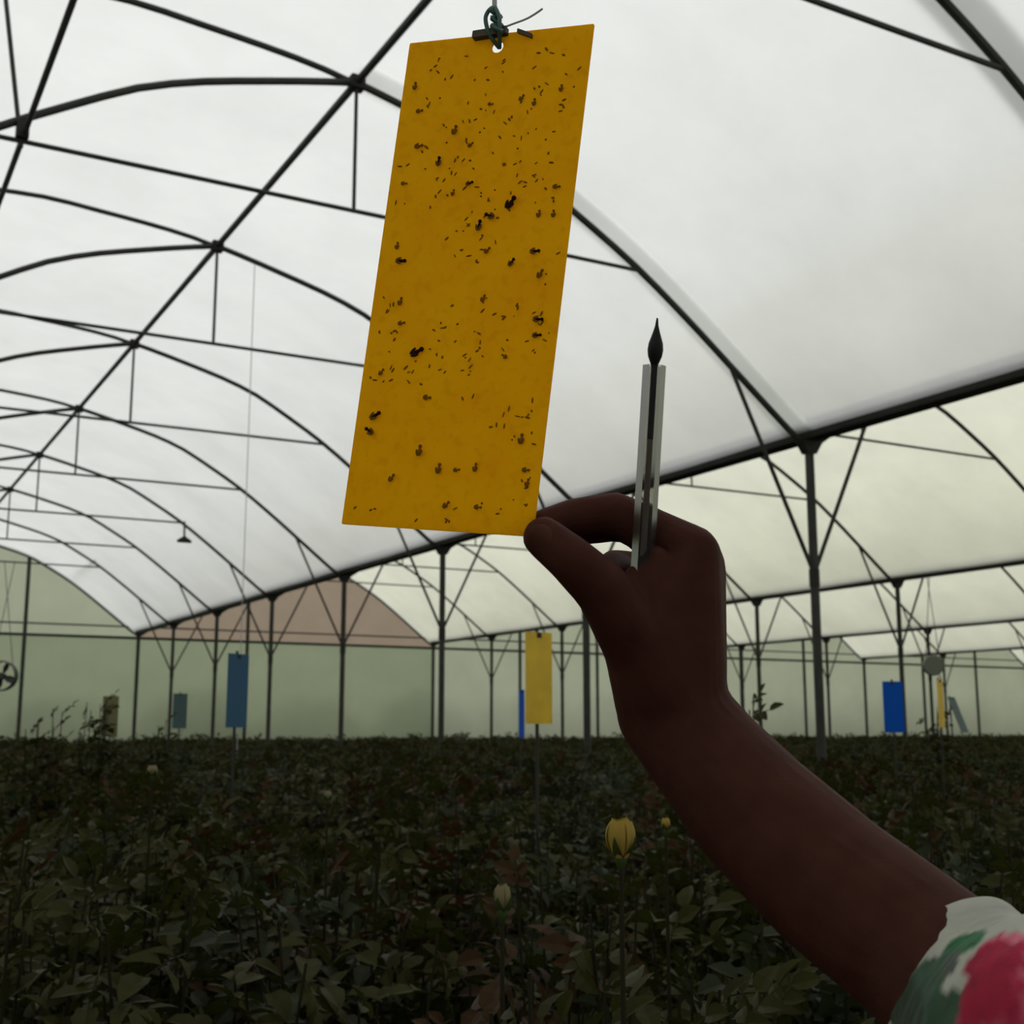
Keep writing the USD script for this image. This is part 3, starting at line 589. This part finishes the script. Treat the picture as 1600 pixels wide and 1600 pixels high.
# ---------------------------------------------------------------- other insect cards in the crop
blue = mat('blue_card_plastic', (0.002, 0.075, 0.42), 0.6, spec=0.1); paleblue = mat('pale_blue_card_plastic', (0.04, 0.10, 0.17), 0.6, spec=0.1); yel2 = mat('far_yellow_card_plastic', (0.62, 0.40, 0.01), 0.5, 0.1, 20.); yel3 = mat('dull_yellow_card_plastic', (0.13, 0.12, 0.045), 0.6); teal = mat('teal_card_plastic', (0.04, 0.085, 0.085), 0.5); stake = mat('grey_stake', (0.02, 0.02, 0.012), 0.8)
def trap(u, vtop, width_px, h_px, mat_, label, height=.25, width=.10, lean=0):
    depth = height * FPX / h_px; c = at(u, vtop + h_px / 2, depth); rel = min(1.0, width_px * depth / FPX / width); yaw = math.acos(rel)
    right = CR * math.cos(yaw) + FH * math.sin(yaw); up = ZU + CR * lean; up /= np.linalg.norm(up); nn = np.cross(right, up)
    t = placed('sticky_trap', (c[0], c[1], 0), label, 'insect trap')
    B = mf.Manifold.cube((width, .0015, height), True); q, f, _ = meshkit.arrays(B)
    part('card_sheet', (c + q[:, :1] * right + q[:, 1:2] * nn + q[:, 2:] * up, f), mat_, t, False)
    sgn = 1 if nn @ (c - EYE) > 0 else -1
    part('stake', bar((c + nn * sgn * .008) * (1, 1, 0), c + nn * sgn * .008 + up * (height / 2 + .01), .005, 6), stake, t)
    part('clip', box(c + up * (height / 2 - .008), (.014, .008, .014)), stake, t)
trap(1396, 1065, 33, 79, blue, 'deep blue sticky trap card standing in the crop at right')
trap(1470, 1062, 17, 74, yel2, 'narrow yellow sticky trap card just right of the blue card')
trap(1497, 1088, 17, 58, teal, 'small dark teal card leaning at far right in the crop', lean=-.35)
trap(842, 988, 42, 142, yel2, 'tall yellow sticky trap card left of the wrist')
trap(815, 1078, 9, 74, blue, 'thin blue card edge beside the tall yellow trap card')
trap(371, 1022, 24, 114, paleblue, 'pale blue sticky trap card under the first gutter at left')
trap(172, 1088, 38, 62, yel3, 'dull yellow trap card low at far left by the end wall')
trap(281, 1084, 20, 54, teal, 'small dim teal card at left before the end wall')
# fans
fan_m = mat('dark_fan_metal', (0.05, 0.05, 0.048), 0.5, metallic=.4); fan_g = mat('grey_fan_housing', (0.12, 0.14, 0.115), 0.6)
def fan(c, R, face, label, m_, hang):
    face = np.asarray(face, float) / np.linalg.norm(face); sx = np.cross(face, ZU); sx /= np.linalg.norm(sx); up = np.cross(sx, face)
    t = placed('circulation_fan', c, label, 'fan')
    an = np.linspace(0, 2 * np.pi, 33)
    prof = [(R, -.12), (R * 1.05, 0), (R, .12), (R * .96, .12), (R * .99, 0), (R * .96, -.12), (R, -.12)]
    P = np.array([[c + r * (math.cos(a) * sx + math.sin(a) * up) + h * face for a in an] for r, h in prof])
    part('housing', grid(P), m_, t, 40); part('hub', tube([c - face * .09, c + face * .09], R * .22, 14), fan_m, t, 40)
    for k in range(4):
        a = k * np.pi / 2 + .4; rd = math.cos(a) * sx + math.sin(a) * up; tg = -math.sin(a) * sx + math.cos(a) * up
        P = np.array([[c + rd * r + tg * (w * q) + face * (.05 * q) for q in (-1, 0, 1)] for r, w in ((R * .2, R * .12), (R * .55, R * .24), (R * .9, R * .2))])
        part('blade', grid(P), m_, t, 40)
    if m_ is fan_g: part('back_plate', tube([c + face * .10, c + face * .115], R * .98, 28), m_, t, 40)
    for s in (-1, 1): part('hanging_rod', bar(c + sx * s * R * .7 + up * R * .7, np.array([c[0] + s * .1, c[1], hang]), .008, 6), fan_m, t)
fan(at_y(3, 1056, ROWS[7]), .30, (-.45, -.9, 0), 'dark round circulation fan at the far left edge', fan_m, 3.46 + CH)
fan(at_y(1458, 1040, ROWS[4]), .19, (-.6, -.8, 0), 'small grey round fan above the narrow yellow card', fan_g, 3.46 + CH)
# a spray nozzle and a support string
q0 = at_y(288, 820, ROWS[3]); q1 = at_y(288, 843, ROWS[3])
sp = placed('spray_nozzle', q1, 'small spray nozzle hanging from a roof arch at left', 'nozzle')
part('drop_tube', bar(q0 + (0, 0, .04), q1, .012, 8), steel, sp); part('nozzle_head', mf.Manifold.hull(ball(q1 + (.07, 0, -.02), .018, 12) + ball(q1 - (.07, 0, .02), .018, 12) + ball(q1 + (0, 0, .03), .014, 12)), steel_dark, sp, 40)
q0 = at_y(388, 690, ROWS[2]); q1 = np.array([q0[0], q0[1], 3.46 + CH])
say(part('support_string', bar((q0[0], q0[1], 1.2), (q0[0], q0[1], float(PROF(abs(q0[0] - RX)))), .004, 5), twine), 'thin upright support string left of the yellow card', 'string')
